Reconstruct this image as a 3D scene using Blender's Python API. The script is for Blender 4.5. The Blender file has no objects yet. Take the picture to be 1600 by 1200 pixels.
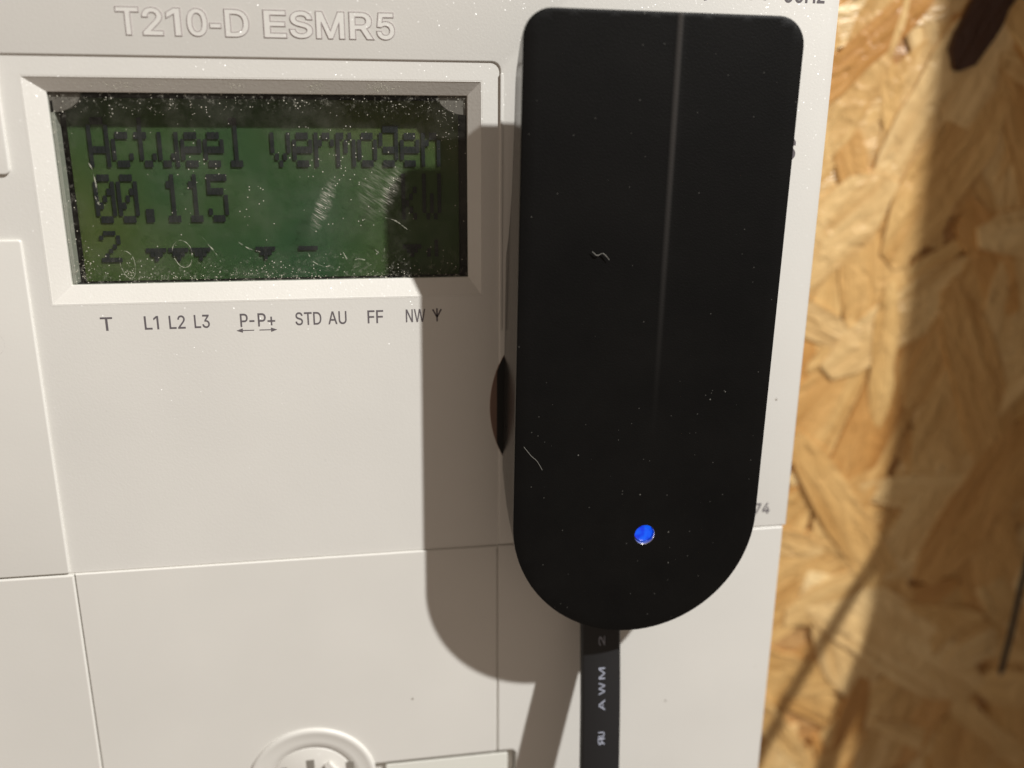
import bpy, bmesh, math, random
from mathutils import Vector, Matrix
from mathutils.geometry import delaunay_2d_cdt

# ------------------------------------------------------------------ camera, light, exposure
# World axes: X right, Z up, Y into the wall.  Lengths below are millimetres (MM turns them to metres);
# "h" is the height of a point in front of the meter's front cover (towards the room).
S = 0.001
scene = bpy.context.scene

cam_d = bpy.data.cameras.new("camera")
cam = bpy.data.objects.new("camera", cam_d)
scene.collection.objects.link(cam)
scene.camera = cam
_r = [[0.98716722, -0.1595192, 0.00738312],
      [-0.03899813, -0.28565398, -0.95753901],
      [0.15485487, 0.94496319, -0.2882092]]
_m = Matrix(((_r[0][0], -_r[1][0], -_r[2][0], 0),
             (_r[0][1], -_r[1][1], -_r[2][1], -0.150),
             (_r[0][2], -_r[1][2], -_r[2][2], 0),
             (0, 0, 0, 1)))
cam.matrix_world = _m
cam_d.sensor_width = 36.0
cam_d.lens = 31.97
cam_d.clip_start = 0.005
cam_d.clip_end = 20.0
cam_d.dof.use_dof = True
cam_d.dof.focus_distance = 0.1475
cam_d.dof.aperture_fstop = 9.5

world = bpy.data.worlds.new("World")
scene.world = world
world.use_nodes = True
world.node_tree.nodes["Background"].inputs[0].default_value = (1.0, 0.80, 0.64, 1)
world.node_tree.nodes["Background"].inputs[1].default_value = 0.235

lamp_d = bpy.data.lights.new("ceiling_bulb", 'POINT')
lamp_d.energy = 126.0
lamp_d.color = (1.0, 0.99, 0.96)
lamp_d.shadow_soft_size = 0.018
lamp = bpy.data.objects.new("ceiling_bulb", lamp_d)
LAMP = Vector((785, -800, 972))
lamp.location = LAMP * S
scene.collection.objects.link(lamp)

scene.view_settings.view_transform = 'Standard'
scene.view_settings.look = 'None'
scene.view_settings.exposure = 0.0
scene.view_settings.gamma = 1.0
scene.render.engine = 'CYCLES'

rnd = random.Random(7)
col = scene.collection

# ------------------------------------------------------------------ materials
def nt(name):
    m = bpy.data.materials.new(name); m.use_nodes = True
    t = m.node_tree
    return m, t, t.nodes["Principled BSDF"]

def N(t, kind, **kw):
    n = t.nodes.new(kind)
    for k, v in kw.items():
        if k.startswith('i_'):
            key = k[2:]
            n.inputs[int(key) if key.isdigit() else key.replace('_', ' ')].default_value = v
        else:
            setattr(n, k, v)
    return n

def ramp(t, src, stops):
    r = t.nodes.new('ShaderNodeValToRGB')
    while len(r.color_ramp.elements) < len(stops): r.color_ramp.elements.new(0.5)
    for e, (p, c) in zip(r.color_ramp.elements, stops):
        e.position = p; e.color = c if len(c) == 4 else (*c, 1)
    t.links.new(src, r.inputs[0]); return r

def coords(t, scale=(1, 1, 1), loc=(0, 0, 0), rot=(0, 0, 0)):
    c = N(t, 'ShaderNodeTexCoord'); mp = N(t, 'ShaderNodeMapping')
    mp.inputs['Scale'].default_value = scale; mp.inputs['Location'].default_value = loc
    mp.inputs['Rotation'].default_value = rot
    t.links.new(c.outputs['Object'], mp.inputs['Vector']); return mp.outputs[0]

def simple(name, colr, rough=0.5, metal=0.0, spec=0.5):
    m, t, b = nt(name)
    b.inputs['Base Color'].default_value = (*colr, 1)
    b.inputs['Roughness'].default_value = rough
    b.inputs['Metallic'].default_value = metal
    b.inputs['Specular IOR Level'].default_value = spec
    return m

def plastic(name, base, rough=0.42, bump=0.16, specks=True, glint=True):
    m, t, b = nt(name)
    co = coords(t)
    b.inputs['Roughness'].default_value = rough
    # slow tonal drift of handled plastic
    n1 = N(t, 'ShaderNodeTexNoise', i_Scale=45.0, i_Detail=4.0)
    t.links.new(co, n1.inputs['Vector'])
    r1 = ramp(t, n1.outputs['Fac'], [(0.3, tuple(c*0.955 for c in base)), (0.7, base)])
    out = r1.outputs[0]
    if specks:
        # sparse little dirt specks
        v = N(t, 'ShaderNodeTexVoronoi', i_Scale=170.0, i_Randomness=1.0)
        t.links.new(co, v.inputs['Vector'])
        w = N(t, 'ShaderNodeTexNoise', i_Scale=900.0, i_Detail=1.0); t.links.new(co, w.inputs['Vector'])
        ad = N(t, 'ShaderNodeMath', operation='MULTIPLY_ADD'); ad.inputs[1].default_value = 0.035
        t.links.new(w.outputs['Fac'], ad.inputs[0]); t.links.new(v.outputs['Distance'], ad.inputs[2])
        lt = N(t, 'ShaderNodeMath', operation='LESS_THAN'); lt.inputs[1].default_value = 0.052
        t.links.new(ad.outputs[0], lt.inputs[0])
        sp = N(t, 'ShaderNodeSeparateColor'); t.links.new(v.outputs['Color'], sp.inputs[0])
        g = N(t, 'ShaderNodeMath', operation='GREATER_THAN'); g.inputs[1].default_value = 0.55
        t.links.new(sp.outputs[0], g.inputs[0])
        mu = N(t, 'ShaderNodeMath', operation='MULTIPLY')
        t.links.new(lt.outputs[0], mu.inputs[0]); t.links.new(g.outputs[0], mu.inputs[1])
        mu2 = N(t, 'ShaderNodeMath', operation='MULTIPLY'); t.links.new(mu.outputs[0], mu2.inputs[0])
        t.links.new(sp.outputs[1], mu2.inputs[1])
        mx = N(t, 'ShaderNodeMix', data_type='RGBA')
        t.links.new(mu2.outputs[0], mx.inputs['Factor']); t.links.new(out, mx.inputs['A'])
        mx.inputs['B'].default_value = (0.22, 0.18, 0.14, 1)
        out = mx.outputs['Result']
    t.links.new(out, b.inputs['Base Color'])
    # moulded spark-eroded texture
    n2 = N(t, 'ShaderNodeTexNoise', i_Scale=2600.0, i_Detail=2.0); t.links.new(co, n2.inputs['Vector'])
    bp = N(t, 'ShaderNodeBump', i_Strength=bump, i_Distance=0.0001)
    t.links.new(n2.outputs['Fac'], bp.inputs['Height'])
    last = bp
    if glint:
        v2 = N(t, 'ShaderNodeTexVoronoi', i_Scale=7500.0); t.links.new(co, v2.inputs['Vector'])
        s2 = N(t, 'ShaderNodeSeparateColor'); t.links.new(v2.outputs['Color'], s2.inputs[0])
        g2 = N(t, 'ShaderNodeMath', operation='GREATER_THAN'); g2.inputs[1].default_value = 0.78
        t.links.new(s2.outputs[0], g2.inputs[0])
        # sparse tiny facets of the moulded grain, each tilted its own way
        sb = N(t, 'ShaderNodeVectorMath', operation='SUBTRACT'); sb.inputs[1].default_value = (0.5, 0.5, 0.5)
        v3 = N(t, 'ShaderNodeTexWhiteNoise', noise_dimensions='3D'); t.links.new(v2.outputs['Color'], v3.inputs['Vector'])
        t.links.new(v3.outputs['Color'], sb.inputs[0])
        sc = N(t, 'ShaderNodeVectorMath', operation='SCALE'); t.links.new(sb.outputs[0], sc.inputs[0])
        am = N(t, 'ShaderNodeMath', operation='MULTIPLY'); am.inputs[1].default_value = 0.78; t.links.new(g2.outputs[0], am.inputs[0])
        t.links.new(am.outputs[0], sc.inputs['Scale'])
        av = N(t, 'ShaderNodeVectorMath', operation='ADD'); t.links.new(bp.outputs[0], av.inputs[0]); t.links.new(sc.outputs[0], av.inputs[1])
        nv = N(t, 'ShaderNodeVectorMath', operation='NORMALIZE'); t.links.new(av.outputs[0], nv.inputs[0])
        b.inputs['Coat Weight'].default_value = 0.35
        b.inputs['Coat Roughness'].default_value = 0.24
        t.links.new(nv.outputs[0], b.inputs['Coat Normal'])
    t.links.new(last.outputs[0], b.inputs['Normal'])
    return m

M_case = plastic("case_plastic", (0.755, 0.74, 0.70))
M_cover = plastic("cover_plastic", (0.75, 0.733, 0.69), rough=0.40, bump=0.10, glint=False)
M_bezel = plastic("bezel_plastic", (0.735, 0.715, 0.67), rough=0.45, bump=0.22, specks=False)
M_print = simple("grey_print", (0.13, 0.115, 0.125), 0.6)
M_outline = simple("letter_outline", (0.43, 0.385, 0.375), 0.55)
M_dark_well = simple("dark_well", (0.035, 0.032, 0.03), 0.5)
M_tab = simple("grey_tab", (0.13, 0.115, 0.105), 0.6)
M_lcd_px = simple("lcd_pixel", (0.006, 0.010, 0.012), 0.5)
M_disc = simple("port_metal", (0.21, 0.13, 0.10), 0.5, 0.2)
M_flat_black = simple("flat_black", (0.008, 0.008, 0.008), 0.6)
M_rim = simple("bare_metal_rim", (0.62, 0.60, 0.57), 0.3, 0.9)
M_cable_print = simple("cable_print", (0.34, 0.36, 0.44), 0.6)
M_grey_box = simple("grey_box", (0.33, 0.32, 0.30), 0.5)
M_lint = simple("lint", (0.16, 0.155, 0.14), 0.9)

def black_satin():
    m, t, b = nt("black_satin")
    co = coords(t)
    n = N(t, 'ShaderNodeTexNoise', i_Scale=3600.0, i_Detail=2.0); t.links.new(co, n.inputs['Vector'])
    bp = N(t, 'ShaderNodeBump', i_Strength=0.30, i_Distance=0.00010)
    t.links.new(n.outputs['Fac'], bp.inputs['Height']); t.links.new(bp.outputs[0], b.inputs['Normal'])
    # settled dust grains
    v = N(t, 'ShaderNodeTexVoronoi', i_Scale=360.0); t.links.new(co, v.inputs['Vector'])
    s = N(t, 'ShaderNodeSeparateColor'); t.links.new(v.outputs['Color'], s.inputs[0])
    lt = N(t, 'ShaderNodeMath', operation='LESS_THAN'); lt.inputs[1].default_value = 0.045
    t.links.new(v.outputs['Distance'], lt.inputs[0])
    g = N(t, 'ShaderNodeMath', operation='GREATER_THAN'); g.inputs[1].default_value = 0.80
    t.links.new(s.outputs[0], g.inputs[0])
    mu = N(t, 'ShaderNodeMath', operation='MULTIPLY'); t.links.new(lt.outputs[0], mu.inputs[0]); t.links.new(g.outputs[0], mu.inputs[1])
    mu2 = N(t, 'ShaderNodeMath', operation='MULTIPLY'); t.links.new(mu.outputs[0], mu2.inputs[0]); t.links.new(s.outputs[1], mu2.inputs[1])
    vb = N(t, 'ShaderNodeTexVoronoi', i_Scale=900.0); t.links.new(co, vb.inputs['Vector'])
    sb_ = N(t, 'ShaderNodeSeparateColor'); t.links.new(vb.outputs['Color'], sb_.inputs[0])
    lb = N(t, 'ShaderNodeMath', operation='LESS_THAN'); lb.inputs[1].default_value = 0.10; t.links.new(vb.outputs['Distance'], lb.inputs[0])
    gb = N(t, 'ShaderNodeMath', operation='GREATER_THAN'); gb.inputs[1].default_value = 0.86; t.links.new(sb_.outputs[0], gb.inputs[0])
    mb = N(t, 'ShaderNodeMath', operation='MULTIPLY'); t.links.new(lb.outputs[0], mb.inputs[0]); t.links.new(gb.outputs[0], mb.inputs[1])
    mb2 = N(t, 'ShaderNodeMath', operation='MULTIPLY'); mb2.inputs[1].default_value = 0.28; t.links.new(mb.outputs[0], mb2.inputs[0])
    mm = N(t, 'ShaderNodeMath', operation='MAXIMUM'); t.links.new(mu2.outputs[0], mm.inputs[0]); t.links.new(mb2.outputs[0], mm.inputs[1])
    mu2 = mm
    # faint smears
    n2 = N(t, 'ShaderNodeTexNoise', i_Scale=60.0, i_Detail=6.0, i_Roughness=0.7); t.links.new(co, n2.inputs['Vector'])
    r2 = ramp(t, n2.outputs['Fac'], [(0.35, (0.0022, 0.0022, 0.0022)), (0.75, (0.0048, 0.0046, 0.0043))])
    mx = N(t, 'ShaderNodeMix', data_type='RGBA'); t.links.new(mu2.outputs[0], mx.inputs['Factor'])
    t.links.new(r2.outputs[0], mx.inputs['A']); mx.inputs['B'].default_value = (0.17, 0.165, 0.15, 1)
    # highlight along the lid ridge painted into the base colour, strongest near the top
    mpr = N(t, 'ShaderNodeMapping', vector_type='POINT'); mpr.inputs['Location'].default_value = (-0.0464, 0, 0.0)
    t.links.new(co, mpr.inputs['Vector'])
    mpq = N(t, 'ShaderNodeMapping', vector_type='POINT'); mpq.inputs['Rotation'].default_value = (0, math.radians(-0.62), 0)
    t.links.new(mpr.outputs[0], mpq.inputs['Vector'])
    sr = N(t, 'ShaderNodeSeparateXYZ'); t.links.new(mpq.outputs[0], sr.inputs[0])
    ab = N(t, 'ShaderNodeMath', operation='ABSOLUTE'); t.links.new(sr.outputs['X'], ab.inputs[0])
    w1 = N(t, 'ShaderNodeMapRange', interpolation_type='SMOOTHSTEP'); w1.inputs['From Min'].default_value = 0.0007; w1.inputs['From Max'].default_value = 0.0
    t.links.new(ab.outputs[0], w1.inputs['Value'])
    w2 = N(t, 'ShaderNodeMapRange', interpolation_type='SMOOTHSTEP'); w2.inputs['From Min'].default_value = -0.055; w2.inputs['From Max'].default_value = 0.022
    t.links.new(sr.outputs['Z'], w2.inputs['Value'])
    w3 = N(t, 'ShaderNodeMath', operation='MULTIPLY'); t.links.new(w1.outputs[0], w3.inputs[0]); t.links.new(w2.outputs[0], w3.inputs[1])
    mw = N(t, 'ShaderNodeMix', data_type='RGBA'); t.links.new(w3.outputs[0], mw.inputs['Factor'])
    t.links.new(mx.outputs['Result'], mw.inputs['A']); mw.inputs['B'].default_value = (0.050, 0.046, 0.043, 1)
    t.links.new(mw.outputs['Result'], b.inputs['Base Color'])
    b.inputs['Roughness'].default_value = 0.47
    b.inputs['Specular IOR Level'].default_value = 0.17
    return m
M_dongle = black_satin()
M_dongle_side = simple("black_satin_side", (0.03, 0.027, 0.025), 0.16, 0.0, 0.8)
M_lid_edge = simple("dark_aluminium_edge", (0.16, 0.16, 0.155), 0.3, 0.85)

def cable_mat():
    m, t, b = nt("black_pvc")
    b.inputs['Base Color'].default_value = (0.011, 0.011, 0.012, 1)
    b.inputs['Roughness'].default_value = 0.42
    co = coords(t)
    n = N(t, 'ShaderNodeTexNoise', i_Scale=900.0, i_Detail=3.0); t.links.new(co, n.inputs['Vector'])
    bp = N(t, 'ShaderNodeBump', i_Strength=0.12, i_Distance=0.0001)
    t.links.new(n.outputs['Fac'], bp.inputs['Height']); t.links.new(bp.outputs[0], b.inputs['Normal'])
    return m
M_cable = cable_mat()

def led_mat():
    m, t, b = nt("led_blue")
    co = coords(t, loc=(0, 0, 0))
    n = N(t, 'ShaderNodeTexNoise', i_Scale=700.0, i_Detail=1.0); t.links.new(co, n.inputs['Vector'])
    r = ramp(t, n.outputs['Fac'], [(0.35, (0.0, 0.03, 0.75)), (0.62, (0.0, 0.11, 0.95))])
    b.inputs['Base Color'].default_value = (0.005, 0.02, 0.12, 1)
    b.inputs['Roughness'].default_value = 0.35
    t.links.new(r.outputs[0], b.inputs['Emission Color'])
    b.inputs['Emission Strength'].default_value = 0.9
    return m
M_led = led_mat()

def lcd_mat():
    m, t, b = nt("lcd_green")
    co = coords(t)
    n = N(t, 'ShaderNodeTexNoise', i_Scale=38.0, i_Detail=1.5, i_Distortion=0.4); t.links.new(co, n.inputs['Vector'])
    r = ramp(t, n.outputs['Fac'], [(0.25, (0.090, 0.108, 0.022)), (0.5, (0.055, 0.096, 0.028)), (0.75, (0.030, 0.084, 0.034))])
    t.links.new(r.outputs[0], b.inputs['Base Color'])
    b.inputs['Roughness'].default_value = 0.5
    b.inputs['Specular IOR Level'].default_value = 0.3
    b.inputs['Subsurface Weight'].default_value = 0.75          # the reflector behind the crystal spreads light sideways
    b.inputs['Subsurface Radius'].default_value = (0.7, 1.0, 0.6)
    b.inputs['Subsurface Scale'].default_value = 0.0022
    return m
M_lcd = lcd_mat()

def glass_mat():
    """clear window pane with fine dust, dried grime near its edges and two scuffed patches"""
    m, t, b = nt("window_pane")
    t.nodes.remove(b)
    outn = t.nodes["Material Output"]
    co = coords(t)
    fr = N(t, 'ShaderNodeFresnel')
    geo = N(t, 'ShaderNodeNewGeometry'); ior = N(t, 'ShaderNodeMapRange')      # one sheet stands for both faces of the pane
    ior.inputs['To Min'].default_value = 1.34; ior.inputs['To Max'].default_value = 1/1.34
    t.links.new(geo.outputs['Backfacing'], ior.inputs['Value']); t.links.new(ior.outputs[0], fr.inputs['IOR'])
    tr = N(t, 'ShaderNodeBsdfTransparent'); tr.inputs[0].default_value = (0.93, 0.95, 0.92, 1)
    gl = N(t, 'ShaderNodeBsdfGlossy'); gl.inputs['Roughness'].default_value = 0.10
    mix = N(t, 'ShaderNodeMixShader')
    t.links.new(fr.outputs[0], mix.inputs[0]); t.links.new(tr.outputs[0], mix.inputs[1]); t.links.new(gl.outputs[0], mix.inputs[2])
    dust = N(t, 'ShaderNodeBsdfDiffuse'); dust.inputs[0].default_value = (0.60, 0.58, 0.50, 1)
    # grime along the edges (position based)
    sx = N(t, 'ShaderNodeSeparateXYZ'); t.links.new(co, sx.inputs[0])
    def edge(val, lo, hi):
        r = N(t, 'ShaderNodeMapRange'); r.inputs['From Min'].default_value = lo; r.inputs['From Max'].default_value = hi
        t.links.new(val, r.inputs['Value']); return r.outputs[0]
    e1 = edge(sx.outputs['Z'], -0.0215, -0.0272); e2 = edge(sx.outputs['Z'], -0.0010, 0.0020)
    e3 = edge(sx.outputs['X'], -0.0425, -0.0465)
    em = N(t, 'ShaderNodeMath', operation='MAXIMUM'); t.links.new(e1, em.inputs[0]); t.links.new(e3, em.inputs[1])
    em2 = N(t, 'ShaderNodeMath', operation='MAXIMUM'); t.links.new(em.outputs[0], em2.inputs[0]); t.links.new(e2, em2.inputs[1])
    # fine specks
    def specks(scale, rad, thr, wscale):
        v = N(t, 'ShaderNodeTexVoronoi', i_Scale=scale); t.links.new(co, v.inputs['Vector'])
        s = N(t, 'ShaderNodeSeparateColor'); t.links.new(v.outputs['Color'], s.inputs[0])
        lt = N(t, 'ShaderNodeMath', operation='LESS_THAN'); lt.inputs[1].default_value = rad
        t.links.new(v.outputs['Distance'], lt.inputs[0])
        # density grows where the slow noise is high
        n = N(t, 'ShaderNodeTexNoise', i_Scale=wscale, i_Detail=6.0, i_Roughness=0.75); t.links.new(co, n.inputs['Vector'])
        ad = N(t, 'ShaderNodeMath', operation='ADD'); t.links.new(s.outputs[0], ad.inputs[0]); t.links.new(n.outputs['Fac'], ad.inputs[1])
        ae = N(t, 'ShaderNodeMath', operation='MULTIPLY_ADD'); ae.inputs[1].default_value = 0.20
        t.links.new(em2.outputs[0], ae.inputs[0]); t.links.new(ad.outputs[0], ae.inputs[2])
        g = N(t, 'ShaderNodeMath', operation='GREATER_THAN'); g.inputs[1].default_value = thr
        t.links.new(ae.outputs[0], g.inputs[0])
        mu = N(t, 'ShaderNodeMath', operation='MULTIPLY'); t.links.new(lt.outputs[0], mu.inputs[0]); t.links.new(g.outputs[0], mu.inputs[1])
        m2 = N(t, 'ShaderNodeMath', operation='MULTIPLY'); t.links.new(mu.outputs[0], m2.inputs[0]); t.links.new(s.outputs[1], m2.inputs[1])
        return m2.outputs[0]
    a = specks(2900.0, 0.26, 1.50, 110.0)
    c = specks(1000.0, 0.10, 1.60, 90.0)
    mxm = N(t, 'ShaderNodeMath', operation='MAXIMUM'); t.links.new(a, mxm.inputs[0]); t.links.new(c, mxm.inputs[1])
    # overall haze
    n3 = N(t, 'ShaderNodeTexNoise', i_Scale=110.0, i_Detail=7.0, i_Roughness=0.72); t.links.new(co, n3.inputs['Vector'])
    hz = N(t, 'ShaderNodeMapRange'); hz.inputs['From Min'].default_value = 0.45; hz.inputs['From Max'].default_value = 0.85
    hz.inputs['To Min'].default_value = 0.003; hz.inputs['To Max'].default_value = 0.09
    t.links.new(n3.outputs['Fac'], hz.inputs['Value'])
    n4 = N(t, 'ShaderNodeTexNoise', i_Scale=1300.0, i_Detail=4.0, i_Roughness=0.8); t.links.new(co, n4.inputs['Vector'])
    gr = N(t, 'ShaderNodeMapRange'); gr.inputs['From Min'].default_value = 0.55; gr.inputs['From Max'].default_value = 0.72
    gr.inputs['To Max'].default_value = 0.42
    t.links.new(n4.outputs['Fac'], gr.inputs['Value'])
    gm = N(t, 'ShaderNodeMath', operation='MULTIPLY'); t.links.new(gr.outputs[0], gm.inputs[0]); t.links.new(em2.outputs[0], gm.inputs[1])
    # scuffed patches: worn streaks of their own shape
    def scuff(cx, cz, ax, az, rot, amp):
        dx = N(t, 'ShaderNodeMapping', vector_type='POINT')
        dx.inputs['Location'].default_value = (-cx*S, 0, -cz*S)
        t.links.new(co, dx.inputs['Vector'])
        rt = N(t, 'ShaderNodeMapping', vector_type='POINT'); rt.inputs['Rotation'].default_value = (0, rot, 0)
        t.links.new(dx.outputs[0], rt.inputs['Vector'])
        sc = N(t, 'ShaderNodeMapping', vector_type='POINT'); sc.inputs['Scale'].default_value = (1/(ax*S), 0, 1/(az*S))
        t.links.new(rt.outputs[0], sc.inputs['Vector'])
        ln = N(t, 'ShaderNodeVectorMath', operation='LENGTH'); t.links.new(sc.outputs[0], ln.inputs[0])
        fall = N(t, 'ShaderNodeMapRange', interpolation_type='SMOOTHSTEP')
        fall.inputs['From Min'].default_value = 1.0; fall.inputs['From Max'].default_value = 0.25
        t.links.new(ln.outputs['Value'], fall.inputs['Value'])
        st = N(t, 'ShaderNodeMapping', vector_type='POINT'); st.inputs['Rotation'].default_value = (0, math.radians(-32), 0)
        t.links.new(dx.outputs[0], st.inputs['Vector'])
        st2 = N(t, 'ShaderNodeMapping', vector_type='POINT'); st2.inputs['Scale'].default_value = (350, 1, 4200)
        t.links.new(st.outputs[0], st2.inputs['Vector'])
        nn = N(t, 'ShaderNodeTexNoise', i_Scale=1.0, i_Detail=3.0, i_Roughness=0.7); t.links.new(st2.outputs[0], nn.inputs['Vector'])
        mr = N(t, 'ShaderNodeMapRange'); mr.inputs['From Min'].default_value = 0.47; mr.inputs['From Max'].default_value = 0.68
        mr.inputs['To Max'].default_value = amp
        t.links.new(nn.outputs['Fac'], mr.inputs['Value'])
        mu = N(t, 'ShaderNodeMath', operation='MULTIPLY'); t.links.new(mr.outputs[0], mu.inputs[0]); t.links.new(fall.outputs[0], mu.inputs[1])
        return mu.outputs[0]
    parts = [mxm.outputs[0], gm.outputs[0],
             scuff(-6.2, -15.0, 1.5, 5.6, math.radians(-24), 0.95),
             scuff(2.2, -12.4, 3.4, 6.2, math.radians(-18), 0.28),
             scuff(4.6, -12.6, 1.5, 5.2, math.radians(-22), 0.7)]
    acc = hz.outputs[0]
    for p in parts:
        ad = N(t, 'ShaderNodeMath', operation='ADD', use_clamp=True); t.links.new(acc, ad.inputs[0]); t.links.new(p, ad.inputs[1]); acc = ad.outputs[0]
    fm = N(t, 'ShaderNodeMixShader'); t.links.new(acc, fm.inputs[0]); t.links.new(mix.outputs[0], fm.inputs[1]); t.links.new(dust.outputs[0], fm.inputs[2])
    t.links.new(fm.outputs[0], outn.inputs[0])
    return m
M_pane = glass_mat()

def drop_mat():
    m, t, b = nt("dried_residue")
    t.nodes.remove(b); o = t.nodes["Material Output"]
    tr = N(t, 'ShaderNodeBsdfTransparent'); d = N(t, 'ShaderNodeBsdfDiffuse'); d.inputs[0].default_value = (0.7, 0.68, 0.58, 1)
    co = coords(t); n = N(t, 'ShaderNodeTexNoise', i_Scale=1100.0, i_Detail=3.0); t.links.new(co, n.inputs['Vector'])
    r = N(t, 'ShaderNodeMapRange'); r.inputs['From Min'].default_value = 0.45; r.inputs['From Max'].default_value = 0.70; r.inputs['To Max'].default_value = 0.42
    t.links.new(n.outputs['Fac'], r.inputs['Value'])
    mx = N(t, 'ShaderNodeMixShader'); t.links.new(r.outputs[0], mx.inputs[0]); t.links.new(tr.outputs[0], mx.inputs[1]); t.links.new(d.outputs[0], mx.inputs[2])
    t.links.new(mx.outputs[0], o.inputs[0]); return m
M_drop = drop_mat()

def wood_mat(name, a, b_, c, dark=False):
    """veneer strand: grain runs along the strand's own X axis, tone differs per strand"""
    m, t, b = nt(name)
    oi = N(t, 'ShaderNodeObjectInfo')
    tc = N(t, 'ShaderNodeTexCoord')
    off = N(t, 'ShaderNodeVectorMath', operation='MULTIPLY_ADD')
    t.links.new(oi.outputs['Random'], off.inputs[0]); off.inputs[1].default_value = (0.3, 0.7, 0.5)
    t.links.new(tc.outputs['Object'], off.inputs[2])
    mp = N(t, 'ShaderNodeMapping'); mp.inputs['Scale'].default_value = (14, 300, 230)
    t.links.new(off.outputs[0], mp.inputs['Vector'])
    n = N(t, 'ShaderNodeTexNoise', i_Scale=1.0, i_Detail=5.0, i_Roughness=0.6, i_Distortion=0.6); t.links.new(mp.outputs[0], n.inputs['Vector'])
    mp2 = N(t, 'ShaderNodeMapping'); mp2.inputs['Scale'].default_value = (30, 60, 60)
    t.links.new(off.outputs[0], mp2.inputs['Vector'])
    n2 = N(t, 'ShaderNodeTexNoise', i_Scale=1.0, i_Detail=2.0); t.links.new(mp2.outputs[0], n2.inputs['Vector'])
    r = ramp(t, oi.outputs['Random'], [(0.0, a), (0.45, b_), (1.0, c)])
    g = ramp(t, n.outputs['Fac'], [(0.30, (0.72, 0.60, 0.45)), (0.55, (1.0, 1.0, 1.0)), (0.78, (1.1, 1.12, 1.15))])
    g2 = ramp(t, n2.outputs['Fac'], [(0.3, (0.78, 0.68, 0.55)), (0.62, (1.0, 1.0, 1.0))])
    m1 = N(t, 'ShaderNodeMix', data_type='RGBA', blend_type='MULTIPLY'); m1.inputs['Factor'].default_value = 0.75
    t.links.new(r.outputs[0], m1.inputs['A']); t.links.new(g.outputs[0], m1.inputs['B'])
    mp3 = N(t, 'ShaderNodeMapping'); mp3.inputs['Scale'].default_value = (110, 260, 200)
    t.links.new(off.outputs[0], mp3.inputs['Vector'])
    n3 = N(t, 'ShaderNodeTexNoise', i_Scale=1.0, i_Detail=3.0, i_Distortion=1.2); t.links.new(mp3.outputs[0], n3.inputs['Vector'])
    m2 = N(t, 'ShaderNodeMix', data_type='RGBA', blend_type='MULTIPLY'); m2.inputs['Factor'].default_value = 0.8
    t.links.new(m1.outputs['Result'], m2.inputs['A']); t.links.new(g2.outputs[0], m2.inputs['B'])
    t.links.new(m2.outputs['Result'], b.inputs['Base Color'])
    b.inputs['Roughness'].default_value = 0.34
    bp = N(t, 'ShaderNodeBump', i_Strength=0.9, i_Distance=0.0011)
    ad = N(t, 'ShaderNodeMath', operation='ADD'); t.links.new(n.outputs['Fac'], ad.inputs[0]); t.links.new(n2.outputs['Fac'], ad.inputs[1])
    ad2 = N(t, 'ShaderNodeMath', operation='MULTIPLY_ADD'); ad2.inputs[1].default_value = 1.3; t.links.new(n3.outputs['Fac'], ad2.inputs[0]); t.links.new(ad.outputs[0], ad2.inputs[2])
    t.links.new(ad2.outputs[0], bp.inputs['Height']); t.links.new(bp.outputs[0], b.inputs['Normal'])
    return m
M_wood = wood_mat("osb_strand", (0.57, 0.30, 0.095), (0.70, 0.46, 0.19), (0.82, 0.61, 0.32))
M_bark = wood_mat("bark_strand", (0.05, 0.018, 0.008), (0.055, 0.02, 0.009), (0.06, 0.023, 0.010))
M_board = wood_mat("osb_core", (0.52, 0.30, 0.12), (0.52, 0.30, 0.12), (0.52, 0.30, 0.12))

# ------------------------------------------------------------------ helpers
def V(x, h, z): return Vector((x*S, -h*S, z*S))

def link(o, parent=None):
    col.objects.link(o)
    if parent is not None:
        o.parent = parent
        o.location = Vector(o.location) - parent.location if parent.type == 'EMPTY' else o.location
    return o

def obj(name, bm_or_mesh, mat, parent=None, smooth=False):
    if isinstance(bm_or_mesh, bmesh.types.BMesh):
        me = bpy.data.meshes.new(name); bm_or_mesh.to_mesh(me); bm_or_mesh.free()
    else:
        me = bm_or_mesh; me.name = name
    me.materials.clear(); me.materials.append(mat)
    if smooth:
        for p in me.polygons: p.use_smooth = True
    return link(bpy.data.objects.new(name, me), parent)

def thing(name, label, cat, loc):
    o = bpy.data.objects.new(name, None); col.objects.link(o)
    o.empty_display_size = 0.01
    o.location = V(*loc); o['label'] = label; o['category'] = cat
    return o

def tag(o, label, cat, group=None):
    o['label'] = label; o['category'] = cat
    if group: o['group'] = group
    return o

def plate(pts, h0, h1, bev=0.2, seg=3):
    """slab with outline pts (x, z) counter-clockwise seen from the room, from height h0 (back) to h1 (front), front rim rounded"""
    bm = bmesh.new()
    f = [bm.verts.new(V(x, h1, z)) for x, z in pts]
    k = [bm.verts.new(V(x, h0, z)) for x, z in pts]
    front = bm.faces.new(f)
    n = len(pts)
    for i in range(n):
        j = (i+1) % n
        bm.faces.new((f[j], f[i], k[i], k[j]))
    bm.faces.new(list(reversed(k)))
    bmesh.ops.recalc_face_normals(bm, faces=bm.faces)
    if bev:
        bmesh.ops.bevel(bm, geom=list(front.edges), offset=bev*S, offset_type='OFFSET', segments=seg, profile=0.5, affect='EDGES')
    return bm

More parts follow.
